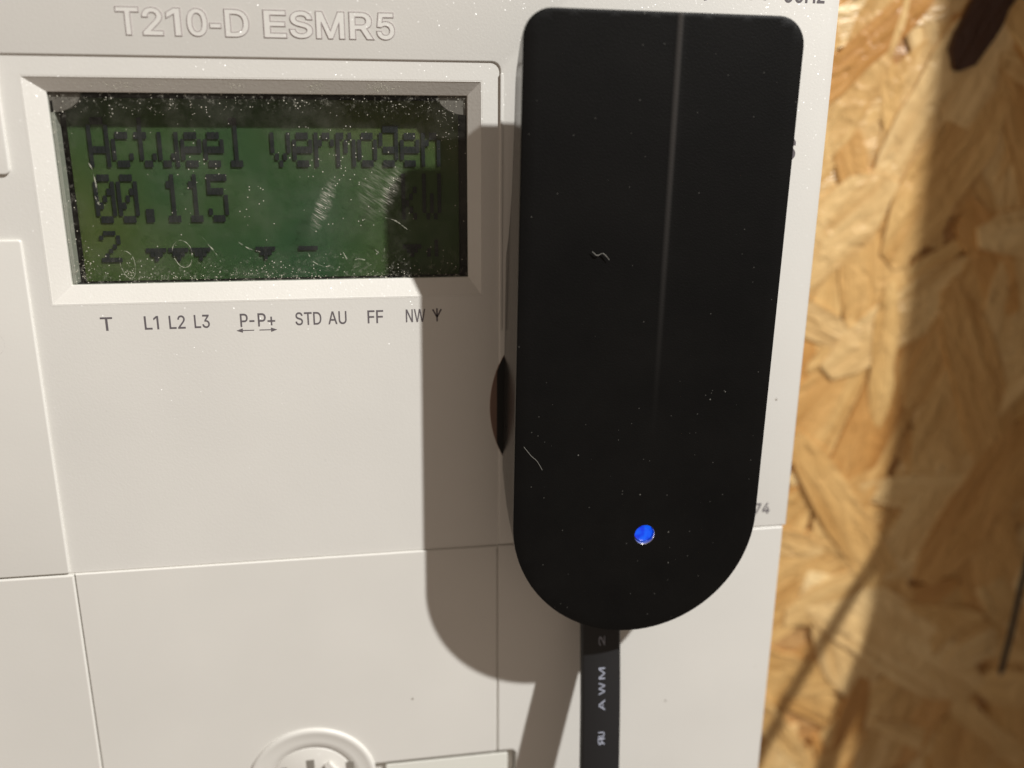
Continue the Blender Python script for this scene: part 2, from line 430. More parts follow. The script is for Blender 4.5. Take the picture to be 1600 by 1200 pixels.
def rect(x0, x1, z0, z1, r=0.0, seg=6):
    if r <= 0: return [(x0, z0), (x1, z0), (x1, z1), (x0, z1)]
    out = []
    for cx, cz, a0 in ((x1-r, z0+r, -90), (x1-r, z1-r, 0), (x0+r, z1-r, 90), (x0+r, z0+r, 180)):
        for i in range(seg+1):
            a = math.radians(a0 + 90*i/seg); out.append((cx + r*math.cos(a), cz + r*math.sin(a)))
    return out

def circle(cx, cz, r, n=64):
    return [(cx + r*math.cos(2*math.pi*i/n), cz + r*math.sin(2*math.pi*i/n)) for i in range(n)]

def sheet(pts, h):
    bm = bmesh.new(); bm.faces.new([bm.verts.new(V(x, h, z)) for x, z in pts]); return bm

def box_into(bm, x0, x1, h0, h1, z0, z1):
    v = [bm.verts.new(V(x, h, z)) for z in (z0, z1) for h in (h0, h1) for x in (x0, x1)]
    for q in ((0,1,3,2), (4,6,7,5), (0,4,5,1), (2,3,7,6), (0,2,6,4), (1,5,7,3)):
        bm.faces.new([v[i] for i in q])

def ring_into(bm, cx, cz, prof, n=72):
    """lathe round the h axis; prof = list of (radius, h)"""
    rows = []
    for r, h in prof:
        rows.append([bm.verts.new(V(cx + r*math.cos(2*math.pi*i/n), h, cz + r*math.sin(2*math.pi*i/n))) for i in range(n)])
    for a, b in zip(rows, rows[1:]):
        for i in range(n):
            j = (i+1) % n; bm.faces.new((a[i], a[j], b[j], b[i]))
    return rows

def tube(pts, r, n=10, caps=True, taper=None):
    """round tube through points given as (x, h, z)"""
    bm = bmesh.new(); P = [V(*p) for p in pts]; rows = []
    for i, p in enumerate(P):
        d = (P[min(i+1, len(P)-1)] - P[max(i-1, 0)]).normalized()
        u = d.cross(Vector((0, 1, 0)))
        if u.length < 1e-6: u = d.cross(Vector((1, 0, 0)))
        u.normalize(); w = d.cross(u)
        rr = (r if taper is None else r*taper(i/(len(P)-1)))*S
        rows.append([bm.verts.new(p + u*rr*math.cos(2*math.pi*k/n) + w*rr*math.sin(2*math.pi*k/n)) for k in range(n)])
    for a, b in zip(rows, rows[1:]):
        for k in range(n):
            l = (k+1) % n; bm.faces.new((a[k], a[l], b[l], b[k]))
    if caps:
        bm.faces.new(rows[0]); bm.faces.new(list(reversed(rows[-1])))
    bmesh.ops.recalc_face_normals(bm, faces=bm.faces)
    return bm

def smooth_path(pts, n=8):
    """Catmull-Rom through pts"""
    out = []
    P = [Vector(p) for p in pts]; P = [P[0]*2-P[1]] + P + [P[-1]*2-P[-2]]
    for i in range(1, len(P)-2):
        for k in range(n):
            t = k/n
            a, b, c, d = P[i-1], P[i], P[i+1], P[i+2]
            out.append(tuple(0.5*((2*b) + (c-a)*t + (2*a-5*b+4*c-d)*t*t + (3*b-a-3*c+d)*t**3)))
    out.append(tuple(P[-2])); return out

# outlines of the plain sans letters used on the case and the cable, in thousandths of the letter size
G = {'T':[[(32,452),(32,509),(417,509),(417,452),(257,452),(257,0),(193,0),(193,452)]],
 'L':[[(60,0),(60,509),(125,509),(125,57),(361,57),(361,0)]],
 '1':[[(276,509),(276,0),(212,0),(212,448),(209,448),(86,358),(86,427),(198,509)]],
 '2':[[(64,0),(64,47),(234,229),(252,248),(268,266),(282,282),(294,298),(303,312),(311,327),(316,341),(319,356),(320,371),(319,389),(315,405),(308,419),(298,431),(287,441),(273,449),(258,455),(241,458),(224,460),(205,458),(188,454),(172,447),(159,438),(148,427),(139,413),(132,398),(128,381),(127,362),(66,362),(68,391),(75,418),(86,442),(102,464),(121,482),(143,496),(168,507),(196,513),(225,516),(254,513),(281,507),(306,497),(328,482),(346,465),(361,445),(372,423),(379,398),(381,372),(380,354),(377,336),(371,318),(363,299),(351,280),(336,259),(317,235),(294,209),(267,180),(153,60),(153,57),(389,57),(389,0)]],
 '3':[[(218,-7),(188,-5),(159,1),(133,10),(108,22),(88,38),(70,57),(57,79),(48,104),(44,132),(109,132),(112,115),(118,100),(126,87),(137,76),(150,66),(165,59),(182,54),(200,51),(219,50),(239,51),(258,55),(275,61),(291,69),(304,80),(315,93),(323,108),(328,125),(329,145),(328,163),(323,180),(316,196),(306,211),(292,223),(275,234),(254,241),(229,246),(201,248),(157,248),(157,299),(288,448),(288,452),(70,452),(70,509),(372,509),(372,461),(211,278),(211,289),(247,290),(279,286),(308,276),(333,262),(354,244),(371,222),(383,198),(391,173),(393,145),(390,116),(383,90),(370,66),(354,45),(333,27),(309,12),(281,2),(251,-5)]],
 'P':[[(60,0),(60,509),(235,509),(272,506),(305,499),(332,487),(356,471),(375,452),(390,430),(400,404),(407,377),(409,348),(407,318),(400,291),(390,265),(375,243),(356,223),(332,207),(305,195),(272,188),(235,186),(109,186),(109,242),(233,242),(257,244),(279,248),(297,256),(312,266),(324,279),(333,294),(339,310),(343,328),(344,348),(343,367),(339,385),(333,402),(324,416),(312,428),(297,439),(279,446),(257,451),(232,452),(125,452),(125,0)]],
 '-':[[(337,244),(337,188),(114,188),(114,244)]],
 '+':[[(198,34),(198,364),(255,364),(255,34)],[(61,172),(61,226),(391,226),(391,172)]],
 'S':[[(224,-9),(188,-7),(156,-1),(128,9),(102,23),(81,40),(64,60),(51,83),(42,109),(38,137),(104,137),(108,118),(114,102),(123,88),(136,76),(150,66),(166,59),(185,53),(204,50),(224,49),(246,50),(267,54),(286,60),(303,69),(317,79),(329,92),(338,106),(344,122),(346,139),(344,154),(340,168),(332,179),(322,189),(310,197),(296,205),(280,211),(263,217),(245,222),(184,239),(145,253),(112,269),(86,289),(67,313),(56,341),(52,372),(54,400),(62,425),(75,448),(92,468),(113,484),(138,498),(165,508),(195,514),(227,516),(259,514),(289,508),(316,498),(340,484),(360,468),(377,449),(390,427),(398,403),(401,378),(337,378),(332,402),(320,421),(302,437),(280,449),(254,456),(225,459),(204,457),(185,454),(167,448),(152,440),(139,430),(129,418),(121,405),(117,391),(115,376),(117,359),(122,345),(131,334),(142,324),(155,315),(169,308),(184,302),(198,297),(212,293),(264,279),(279,275),(295,270),(312,264),(328,256),(344,248),(359,238),(372,226),(384,213),(395,198),(402,180),(407,161),(408,139),(406,112),(399,87),(386,64),(370,43),(349,25),(323,11),(294,0),(261,-7)]],
 'D':[[(219,0),(96,0),(96,57),(215,57),(254,60),(288,68),(318,81),(343,99),(363,122),(379,149),(390,181),(397,216),(399,255),(397,294),(390,329),(379,361),(364,388),(344,410),(320,428),(291,441),(258,449),(221,452),(93,452),(93,509),(225,509),(273,505),(315,495),(353,478),(385,455),(412,426),(433,391),(449,351),(458,306),(462,255),(458,205),(449,159),(433,119),(411,83),(384,54),(351,31),(312,14),(268,3)],[(125,509),(125,0),(60,0),(60,509)]],
 'A':[[(16,0),(201,509),(276,509),(463,0),(395,0),(287,302),(280,323),(272,346),(264,372),(255,402),(244,438),(232,478),(245,478),(233,437),(222,402),(213,371),(204,345),(197,322),(191,302),(85,0)],[(110,142),(110,199),(370,199),(370,142)]],
 'U':[[(259,-8),(220,-6),(186,2),(154,15),(126,33),(103,55),(85,80),(71,108),(63,140),(60,173),(60,509),(124,509),(124,178),(126,155),(132,133),(141,113),(153,95),(169,80),(187,68),(208,59),(232,53),(259,52),(285,53),(309,59),(331,68),(349,80),(364,95),(377,113),(385,133),(391,155),(393,178),(393,509),(457,509),(457,173),(454,140),(446,108),(433,80),(414,55),(391,33),(363,15),(332,2),(297,-6)]],
 'F':[[(60,0),(60,509),(369,509),(369,452),(125,452),(125,278),(346,278),(346,221),(125,221),(125,0)]],
 'N':[[(60,0),(60,509),(136,509),(343,183),(349,174),(355,163),(363,151),(371,137),(379,122),(388,107),(396,90),(405,73),(414,55),(405,54),(403,72),(402,90),(401,108),(400,126),(399,142),(399,157),(399,171),(399,184),(399,195),(399,509),(463,509),(463,0),(387,0),(202,290),(194,303),(186,317),(177,331),(168,346),(159,363),(148,381),(136,402),(123,425),(108,452),(119,454),(120,429),(121,406),(122,384),(123,363),(124,345),(124,328),(125,313),(125,301),(125,291),(125,0)]],
 'W':[[(155,0),(16,509),(82,509),(163,196),(167,179),(172,162),(175,145),(179,128),(183,111),(187,94),(190,76),(194,58),(197,40),(189,40),(193,58),(196,76),(200,94),(203,111),(207,128),(211,145),(215,162),(220,179),(224,196),(306,509),(380,509),(462,196),(466,179),(470,162),(474,145),(478,128),(482,111),(486,94),(490,76),(494,58),(497,40),(488,40),(492,58),(495,76),(499,94),(503,111),(506,128),(510,145),(515,162),(519,179),(523,196),(603,509),(670,509),(530,0),(455,0),(368,323),(362,345),(357,368),(351,391),(346,417),(341,445),(336,475),(350,475),(345,446),(340,420),(335,395),(330,371),(324,347),(318,323),(230,0)]],
 '5':[[(221,-7),(192,-5),(165,1),(140,11),(118,25),(99,41),(83,60),(71,82),(63,105),(60,130),(122,130),(125,115),(130,102),(138,89),(148,78),(160,68),(173,60),(188,54),(204,51),(221,50),(241,51),(259,56),(276,64),(291,75),(304,89),(314,104),(322,122),(326,141),(328,162),(326,183),(321,203),(314,221),(303,237),(290,251),(275,262),(257,270),(238,275),(218,277),(201,276),(184,273),(167,268),(152,262),(139,255),(128,246),(67,253),(96,509),(366,509),(366,452),(151,452),(134,301),(136,301),(148,311),(162,318),(178,325),(194,330),(212,333),(229,334),(252,332),(274,328),(294,321),(313,311),(330,299),(345,285),(358,269),(370,251),(379,231),(386,210),(390,187),(391,163),(388,132),(381,102),(369,76),(352,52),(332,32),(309,15),(282,3),(253,-4)]],
 '0':[[(227,-7),(191,-3),(158,7),(130,24),(105,48),(85,77),(69,113),(57,155),(50,202),(48,254),(50,306),(57,353),(69,395),(85,431),(106,461),(130,484),(159,502),(191,512),(227,516),(262,512),(295,502),(323,484),(348,461),(368,431),(384,395),(396,353),(403,306),(405,254),(403,202),(396,155),(384,113),(368,77),(348,48),(323,24),(295,7),(263,-3)],[(227,50),(250,52),(271,60),(290,74),(306,92),(320,116),(330,144),(338,176),(342,213),(344,254),(342,295),(338,332),(330,365),(320,393),(306,416),(290,435),(271,449),(250,457),(227,460),(203,457),(182,449),(163,435),(147,416),(134,393),(123,365),(115,332),(111,295),(109,254),(111,213),(115,176),(123,144),(134,116),(147,92),(163,74),(182,60),(203,52)]],
 '4':[[(40,105),(40,158),(247,509),(311,509),(109,166),(109,163),(413,163),(413,105)],[(282,0),(282,121),(282,146),(282,318),(343,318),(343,0)]],
 'H':[[(60,0),(60,509),(125,509),(125,289),(392,289),(392,509),(457,509),(457,0),(392,0),(392,232),(125,232),(125,0)]],
 'z':[[(42,0),(42,46),(254,320),(254,323),(48,323),(48,379),(333,379),(333,331),(126,60),(126,56),(339,56),(339,0)]],
 'V':[[(204,0),(16,509),(84,509),(192,206),(199,187),(207,164),(215,137),(225,106),(236,71),(248,31),(235,31),(247,71),(257,107),(267,138),(276,165),(283,187),(290,206),(395,509),(463,509),(278,0)]],
 '7':[[(97,0),(323,448),(323,452),(62,452),(62,509),(391,509),(391,449),(165,0)]],
 'x':[[(21,0),(171,218),(171,171),(29,379),(100,379),(147,306),(159,287),(170,270),(179,253),(188,237),(198,221),(207,206),(175,206),(185,221),(194,237),(202,253),(211,270),(222,287),(233,306),(282,379),(352,379),(209,169),(209,214),(358,0),(287,0),(231,85),(219,103),(209,120),(200,136),(191,152),(182,167),(173,182),(205,182),(195,167),(187,152),(178,136),(170,120),(160,103),(148,85),(91,0)]],
 'M':[[(60,0),(60,509),(152,509),(277,187),(280,179),(284,170),(287,159),(291,147),(295,135),(299,123),(303,110),(307,97),(311,84),(315,71),(319,60),(322,49),(307,49),(311,59),(314,71),(318,83),(322,95),(326,108),(330,121),(334,134),(338,146),(342,158),(346,169),(349,179),(352,187),(476,509),(568,509),(568,0),(504,0),(504,291),(504,302),(504,314),(504,327),(505,340),(505,354),(505,369),(505,383),(506,398),(506,413),(506,428),(507,443),(507,457),(513,457),(508,441),(503,425),(498,409),(492,393),(487,378),(482,363),(477,348),(472,335),(467,322),(463,310),(459,300),(456,291),(342,0),(286,0),(170,291),(167,300),(163,310),(159,321),(155,333),(150,347),(145,361),(140,376),(134,392),(129,408),(124,424),(118,441),(112,457),(119,457),(119,444),(120,430),(120,416),(120,401),(121,386),(121,372),(121,357),(121,342),(122,328),(122,315),(122,302),(122,291),(122,0)]],
 'R':[[(60,0),(60,509),(236,509),(273,506),(305,500),(333,489),(356,473),(376,455),(390,433),(401,408),(407,381),(409,352),(407,323),(401,296),(390,271),(376,250),(356,232),(333,217),(305,206),(273,200),(236,198),(96,198),(96,255),(234,255),(258,256),(280,260),(298,267),(313,276),(325,287),(334,300),(340,316),(344,333),(345,352),(344,371),(340,389),(334,405),(325,419),(313,430),(298,440),(279,446),(258,451),(233,452),(125,452),(125,0)],[(353,0),(230,229),(303,229),(428,0)]],
 'E':[[(60,0),(60,509),(372,509),(372,452),(125,452),(125,286),(355,286),(355,229),(125,229),(125,57),(375,57),(375,0)]],
 '/':[[(235,533),(71,-76),(14,-76),(178,533)]],
 '|':[[(141,673),(141,-164),(88,-164),(88,673)]]}

def glyph_loops(ch, grow=0.0):
    """letter outlines, tiny edges dropped and stroke weight grown by "grow" """
    out = []
    for lp in G[ch]:
        p = []
        for q in lp:
            q = Vector((q[0]/1000, q[1]/1000))
            if not p or (q-p[-1]).length > 0.011: p.append(q)
        if (p[0]-p[-1]).length <= 0.011: p.pop()
        if grow:
            n = len(p); r = []
            for k in range(n):
                d0 = (p[k]-p[k-1]).normalized(); d1 = (p[(k+1) % n]-p[k]).normalized()
                n0 = Vector((-d0.y, d0.x)); n1 = Vector((-d1.y, d1.x)); m = n0+n1
                m = m*(2/max(m.length_squared, 0.6)) if m.length > 1e-6 else n0
                r.append(p[k] + m*grow)
            p = r
        out.append(p)
    return out

def wind(x, y, loops):
    w = 0
    for lp in loops:
        for k in range(len(lp)):
            a, b = lp[k-1], lp[k]
            if (a.y > y) != (b.y > y) and x < (b.x-a.x)*(y-a.y)/(b.y-a.y)+a.x: w += 1 if b.y > a.y else -1
    return w

def union(loops):
    """outer and inner rims of overlapping stroke outlines"""
    P, E = [], []
    for lp in loops:
        b0 = len(P); P += lp; E += [(b0+k, b0+(k+1) % len(lp)) for k in range(len(lp))]
    res = delaunay_2d_cdt(P, E, [], 1, 1e-5)
    use = {}
    for f in res[2]:
        c = sum((res[0][k] for k in f), Vector((0, 0)))/len(f)
        if wind(c.x, c.y, loops):
            for k in range(len(f)): use[(f[k-1], f[k])] = 1
    nxt = {a: b for (a, b) in use if (b, a) not in use}
    out = []
    while nxt:
        a = next(iter(nxt)); lp = []
        while a in nxt: lp.append(res[0][a]); a = nxt.pop(a)
        if len(lp) > 2:
            q = []
            for p in lp:
                if not q or (p-q[-1]).length > 0.008: q.append(p)
            out.append(q)
    return out

def text_mesh(body, offset=0.0, extrude=0.02, outline=0.0, spacing=0.06):
    bm = bmesh.new(); pen = 0.0
    for ch in body:
        if ch == ' ': pen += 0.28; continue
        loops = glyph_loops(ch, offset)
        xs = [p.x for lp in loops for p in lp]; x0, x1 = min(xs), max(xs)
        if outline: loops = union(loops)
        if outline:
            for lp in loops:
                n = len(lp); L = [Vector((q.x-x0+pen, q.y)) for q in lp]; rr = []
                for k in range(n):
                    d0 = (L[k]-L[k-1]).normalized(); d1 = (L[(k+1) % n]-L[k]).normalized()
                    m = Vector((-d0.y-d1.y, d0.x+d1.x)); m = m*(2/max(m.length_squared, 0.8)) if m.length > 1e-6 else Vector((-d0.y, d0.x))
                    rr.append([bm.verts.new((L[k].x+m.x*a*outline, L[k].y+m.y*a*outline, z)) for a, z in ((1, 0), (0.45, 1), (-0.45, 1), (-1, 0))])
                for k in range(n):
                    for c in range(3): bm.faces.new((rr[k-1][c], rr[k][c], rr[k][c+1], rr[k-1][c+1]))
        else:
            P, E = [], []
            for lp in loops:
                b0 = len(P); P += lp; E += [(b0+k, b0+(k+1) % len(lp)) for k in range(len(lp))]
            res = delaunay_2d_cdt(P, E, [], 1, 1e-6)
            vs = [bm.verts.new((q.x-x0+pen, q.y, extrude)) for q in res[0]]; fs = []
            for f in res[2]:
                c = sum((res[0][k] for k in f), Vector((0, 0)))/len(f)
                if wind(c.x, c.y, loops): fs.append(bm.faces.new([vs[k] for k in f]))
            es = {e for f in fs for e in f.edges if len(e.link_faces) == 1}
            ex = bmesh.ops.extrude_edge_only(bm, edges=list(es))
            for v in ex['geom']:
                if isinstance(v, bmesh.types.BMVert): v.co.z = -extrude
            bmesh.ops.delete(bm, geom=[v for v in vs if not v.link_faces], context='VERTS')
        pen += x1-x0+spacing
    bmesh.ops.recalc_face_normals(bm, faces=bm.faces)
    me = bpy.data.meshes.new("lettering"); bm.to_mesh(me); bm.free()
    return me

def fit_text(me, x0, x1, z0, z1, h, depth=0.02):
    """scale flat lettering (in its own XY) to stand on the face at height h in the box x0..x1, z0..z1"""
    xs = [v.co.x for v in me.vertices]; ys = [v.co.y for v in me.vertices]; zs = [v.co.z for v in me.vertices]
    ax, bx, ay, by = min(xs), max(xs), min(ys), max(ys)
    az, bz = min(zs), max(zs); dz = (bz-az) or 1
    for v in me.vertices:
        v.co = V(x0 + (v.co.x-ax)/(bx-ax)*(x1-x0), h + (v.co.z-az)/dz*depth, z0 + (v.co.y-ay)/(by-ay)*(z1-z0))
    return me

# ------------------------------------------------------------------ the OSB wall (the setting)
WALL_H = -60.0
bm = bmesh.new(); box_into(bm, -420, 620, WALL_H-18, WALL_H-0.6, -560, 420)
wall = obj("wall", bm, M_board); wall['kind'] = 'structure'

def strand_mesh(L, W, seed, bark=False):
    r = random.Random(seed); n = 18 if bark else 7
    top, bot = [], []
    for i in range(n+1):
        u = i/n
        end = min(1.0, 0.35 + 3.2*min(u, 1-u)) if not bark else 0.12+0.88*math.sqrt(max(0, 1-(1-min(1.0, 6*min(u, 1-u)))**2))
        x = (u-0.5)*L
        j_ = 0.3 if bark else 1.5
        top.append((x + r.uniform(-j_, j_), W/2*end*r.uniform(0.8 if not bark else .93, 1.08)))
        bot.append((x + r.uniform(-j_, j_), -W/2*end*r.uniform(0.8 if not bark else .93, 1.08)))
    bm = bmesh.new(); T = 0.55
    cup = r.uniform(-0.35, 0.45)
    def mk(p, h):
        bend = cup*(1-(2*p[0]/L)**2)
        return bm.verts.new(Vector((p[0]*S, -(h+bend)*S, p[1]*S)))
    ft = [mk(p, T) for p in top]; fb = [mk(p, T*0.8) for p in bot]
    kt = [mk(p, -1.2) for p in top]; kb = [mk(p, -1.2) for p in bot]
    for i in range(n):
        bm.faces.new((fb[i], fb[i+1], ft[i+1], ft[i]))
        bm.faces.new((ft[i], ft[i+1], kt[i+1], kt[i]))
        bm.faces.new((fb[i+1], fb[i], kb[i], kb[i+1]))
    bm.faces.new((ft[0], kt[0], kb[0], fb[0])); bm.faces.new((fb[n], kb[n], kt[n], ft[n]))
    bmesh.ops.recalc_face_normals(bm, faces=bm.faces)
    me = bpy.data.meshes.new("wood_strand"); bm.to_mesh(me); bm.free()
    me.materials.append(M_wood); return me
kinds = []
for i in range(14):
    kinds.append((strand_mesh(rnd.uniform(34, 78), rnd.uniform(7, 19), 100+i)))
count = 0
rs = random.Random(21)
# jittered grid of strands where the photograph shows the board, loosely carrying on beside and behind the meter
gx = [72 + 13.5*i for i in range(14)]; gz = [48 - 14.2*j for j in range(19)]
cells = [(x, z) for x in gx for z in gz]; rs.shuffle(cells)
for k, (x, z) in enumerate(cells):
    o = bpy.data.objects.new("wood_strand", kinds[rs.randrange(len(kinds))])
    ang = rs.choice([rs.gauss(90, 28), rs.gauss(90, 28), rs.gauss(55, 20), rs.gauss(125, 22), rs.uniform(0, 180)])
    o.location = V(x + rs.uniform(-7, 7), WALL_H - 0.55 + 1.15*(k/len(cells)), z + rs.uniform(-7, 7))
    o.rotation_euler = (rs.gauss(0, 0.022), math.radians(ang), rs.gauss(0, 0.022))
    o.scale = (rs.uniform(0.8, 1.15), 1, rs.uniform(0.75, 1.2))
    col.objects.link(o); o.parent = wall; count += 1
# the dark bark strand near the top
bk = strand_mesh(62, 9.8, 5, bark=True); bk.materials.clear(); bk.materials.append(M_bark)
o = bpy.data.objects.new("bark_strand", bk); col.objects.link(o); o.parent = wall
o.location = V(152.6, WALL_H+2.0, 38.0); o.rotation_euler = (0, math.radians(-66), 0)
o['label'] = "dark brown strand of bark pressed into the board"

# ------------------------------------------------------------------ electricity meter
meter = thing("electricity_meter", "off-white electricity meter with green display, filling the left of the photo", "electricity meter", (0, WALL_H, -165))

# rear housing (sides of the case, seen from aside)
obj("housing", plate(rect(-94.6, 77.2, -163, 61, 5), WALL_H, -7.2, 0.6), M_case, meter)
# upper cover, L-shaped: above the display panel and down its right side
corner = [(21.0 + 1.3*math.cos(math.radians(a)), 5.95 + 1.3*math.sin(math.radians(a))) for a in (90, 70, 50, 30, 10, 0)]
pts = [(22.3, -76.45), (78.5, -76.45), (78.5, 58), (76.5, 60), (-93, 60), (-95, 58), (-95, 7.25)] + corner
obj("upper_cover", plate(pts, -0.9, 0.0, 0.26), M_case, meter, True)
obj("cover_core", plate([(24, -76.4), (78.4, -76.4), (78.4, 59.9), (-94.9, 59.9), (-94.9, 9), (24, 9)], -7.2, -0.6, 0), M_case, meter)
# display panel, a little lower, with the window opening
PH = -0.28
ox0, ox1, oz0, oz1 = -48.7, 19.25, -29.8, 4.25          # outer edge of the bevelled frame
ix0, ix1, iz0, iz1 = -45.9, 17.2, -27.05, 2.15         # its inner edge, at the pane
bm = bmesh.new()
c2 = [(20.85 + 1.2*math.cos(math.radians(a)), 5.8 + 1.2*math.sin(math.radians(a))) for a in (0, 18, 36, 54, 72, 90)]
outer = [(-94.9, -76.55), (23.4, -76.55), (23.4, 8.4), (-94.9, 8.4)]
hole = [(ox0, oz0), (ox1, oz0), (ox1, oz1), (ox0, oz1)]
res = delaunay_2d_cdt([Vector(p) for p in outer + hole],
                      [(i, (i+1) % len(outer)) for i in range(len(outer))] + [(len(outer)+i, len(outer)+(i+1) % 4) for i in range(4)], [], 1, 1e-5)
vs = [bm.verts.new(V(p[0], PH, p[1])) for p in res[0]]
for f in res[2]:
    c = sum((res[0][i] for i in f), Vector((0, 0)))/len(f)
    if ox0 < c[0] < ox1 and oz0 < c[1] < oz1: continue
    bm.faces.new([vs[i] for i in f])
bnd = [e for e in bm.edges if e.is_boundary and not all(ox0-.1 < v.co.x/S < ox1+.1 and oz0-.1 < v.co.z/S < oz1+.1 for v in e.verts)]
r = bmesh.ops.extrude_edge_only(bm, edges=bnd)
for v in [g for g in r['geom'] if isinstance(g, bmesh.types.BMVert)]: v.co.y = 7.2*S
bmesh.ops.recalc_face_normals(bm, faces=bm.faces)
obj("display_panel", bm, M_case, meter)
# bevelled frame round the window, with tiny rounded lips
bm = bmesh.new()
def ring4(x0, x1, z0, z1, h): return [bm.verts.new(V(*p)) for p in ((x0, h, z0), (x1, h, z0), (x1, h, z1), (x0, h, z1))]
rows = [ring4(ox0-.25, ox1+.25, oz0-.25, oz1+.25, PH+0.02), ring4(ox0, ox1, oz0, oz1, PH-0.02), ring4(ox0+.14, ox1-.14, oz0+.14, oz1-.14, PH-0.12),
        ring4(ix0-.1, ix1+.1, iz0-.1, iz1+.1, -1.62), ring4(ix0, ix1, iz0, iz1, -1.72), ring4(ix0, ix1, iz0, iz1, -2.5)]
for a, b in zip(rows, rows[1:]):
    for i in range(4):
        j = (i+1) % 4; bm.faces.new((a[i], a[j], b[j], b[i]))
bmesh.ops.recalc_face_normals(bm, faces=bm.faces)
obj("display_bezel", bm, M_bezel, meter)
# window pane and what lies under it
obj("window_pane", sheet(rect(ix0-.4, ix1+.4, iz0-.4, iz1+.4), -2.0), M_pane, meter)
bm = bmesh.new()
def open_box(x0, x1, z0, z1, ha, hb):
    a = [bm.verts.new(V(*p)) for p in ((x0, ha, z0), (x1, ha, z0), (x1, ha, z1), (x0, ha, z1))]
    b = [bm.verts.new(V(*p)) for p in ((x0, hb, z0), (x1, hb, z0), (x1, hb, z1), (x0, hb, z1))]
    for i in range(4):
        j = (i+1) % 4; bm.faces.new((a[i], a[j], b[j], b[i]))
    bm.faces.new(b)
open_box(ix0-.45, ix1+.45, iz0-.45, iz1+.45, -2.5, -7.1)
obj("display_well", bm, M_dark_well, meter)
LH = -6.0
lcd = obj("lcd_glass", plate(rect(-44.9, 16.2, -27.3, 1.4), -7.0, LH, 0.05, 1), M_lcd, meter)
# frosted rib down the pane's left rim
obj("pane_edge", plate(rect(-45.85, -45.3, -27.0, 1.0), -4.6, -2.3, 0.1, 2), simple("cloudy_edge", (0.30, 0.30, 0.27), 0.25), meter)
def quarter(cx, cz, sx):
    p = [(cx, cz)] + [(cx + sx*4.6*math.cos(math.radians(a)), cz - 3.0*math.sin(math.radians(a))*(1 if a else 1)) for a in (0, 12, 30, 50, 70, 90)]
    return p if sx < 0 else list(reversed(p))
obj("corner_tab", plate(quarter(ix0+.02, iz1-.02, 1), -3.4, -2.3, 0.05, 1), M_tab, meter)
obj("corner_tab", plate(quarter(ix1-.02, iz1-.02, -1), -3.4, -2.3, 0.05, 1), M_tab, meter)

# dot-matrix characters
F = {'A': ".###.|#...#|#...#|#...#|#####|#...#|#...#", 'c': ".....|.....|.###.|#....|#....|#...#|.###.",
     't': ".#...|.#...|###..|.#...|.#...|.#..#|..##.", 'u': ".....|.....|#...#|#...#|#...#|#..##|.##.#",
     'e': ".....|.....|.###.|#...#|#####|#....|.###.", 'l': ".##..|..#..|..#..|..#..|..#..|..#..|.###.",
     'v': ".....|.....|#...#|#...#|#...#|.#.#.|..#..", 'r': ".....|.....|#.##.|##..#|#....|#....|#....",
     'm': ".....|.....|##.#.|#.#.#|#.#.#|#...#|#...#", 'o': ".....|.....|.###.|#...#|#...#|#...#|.###.",
     'g': ".....|.####|#...#|#...#|.####|....#|.###.", 'n': ".....|.....|#.##.|##..#|#...#|#...#|#...#",
     '0': ".###.|#...#|#..##|#.#.#|##..#|#...#|.###.", '1': "..#..|.##..|..#..|..#..|..#..|..#..|.###.",
     '5': "#####|#....|####.|....#|....#|#...#|.###.", '.': ".....|.....|.....|.....|.....|.##..|.##..",
     'k': "#....|#....|#..#.|#.#..|##...|#.#..|#..#.", 'W': "#...#|#...#|#...#|#.#.#|#.#.#|#.#.#|.#.#.",
     '_': ".....|.....|.....|.....|#####|.....|.....", '2': ".###.|#...#|....#|...#.|..#..|.#...|#####", '^': ".....|.....|.....|.....|#####|.###.|..#..",
     '|': ".....|.....|.....|...#.|...#.|.#.#.|.#.#."}
def lcd_row(text, z_top, rh):
    for i, ch in enumerate(text):
        if ch == ' ': continue
        bm = bmesh.new()
        for rr, line in enumerate(F[ch].split('|')):
            for cc, q in enumerate(line):
                if q == '#':
                    x = -42.0 + 3.468*i + 0.637*cc; z = z_top - rh*rr
                    box_into(bm, x, x+0.595, LH+0.22, LH+0.27, z-rh+0.035, z)
        bmesh.ops.recalc_face_normals(bm, faces=bm.faces)
        obj("display_character" if ch not in '^|_' else "display_marker", bm, M_lcd_px, lcd)
lcd_row("Actueel vermogen", -1.5, 1.09)
lcd_row("00.115        kW", -10.2, 1.09)
lcd_row("2 ^^^  ^ _    ^|", -19.1, 0.72)  # reflection over one triangle is put into its shape: only the top bar drawn

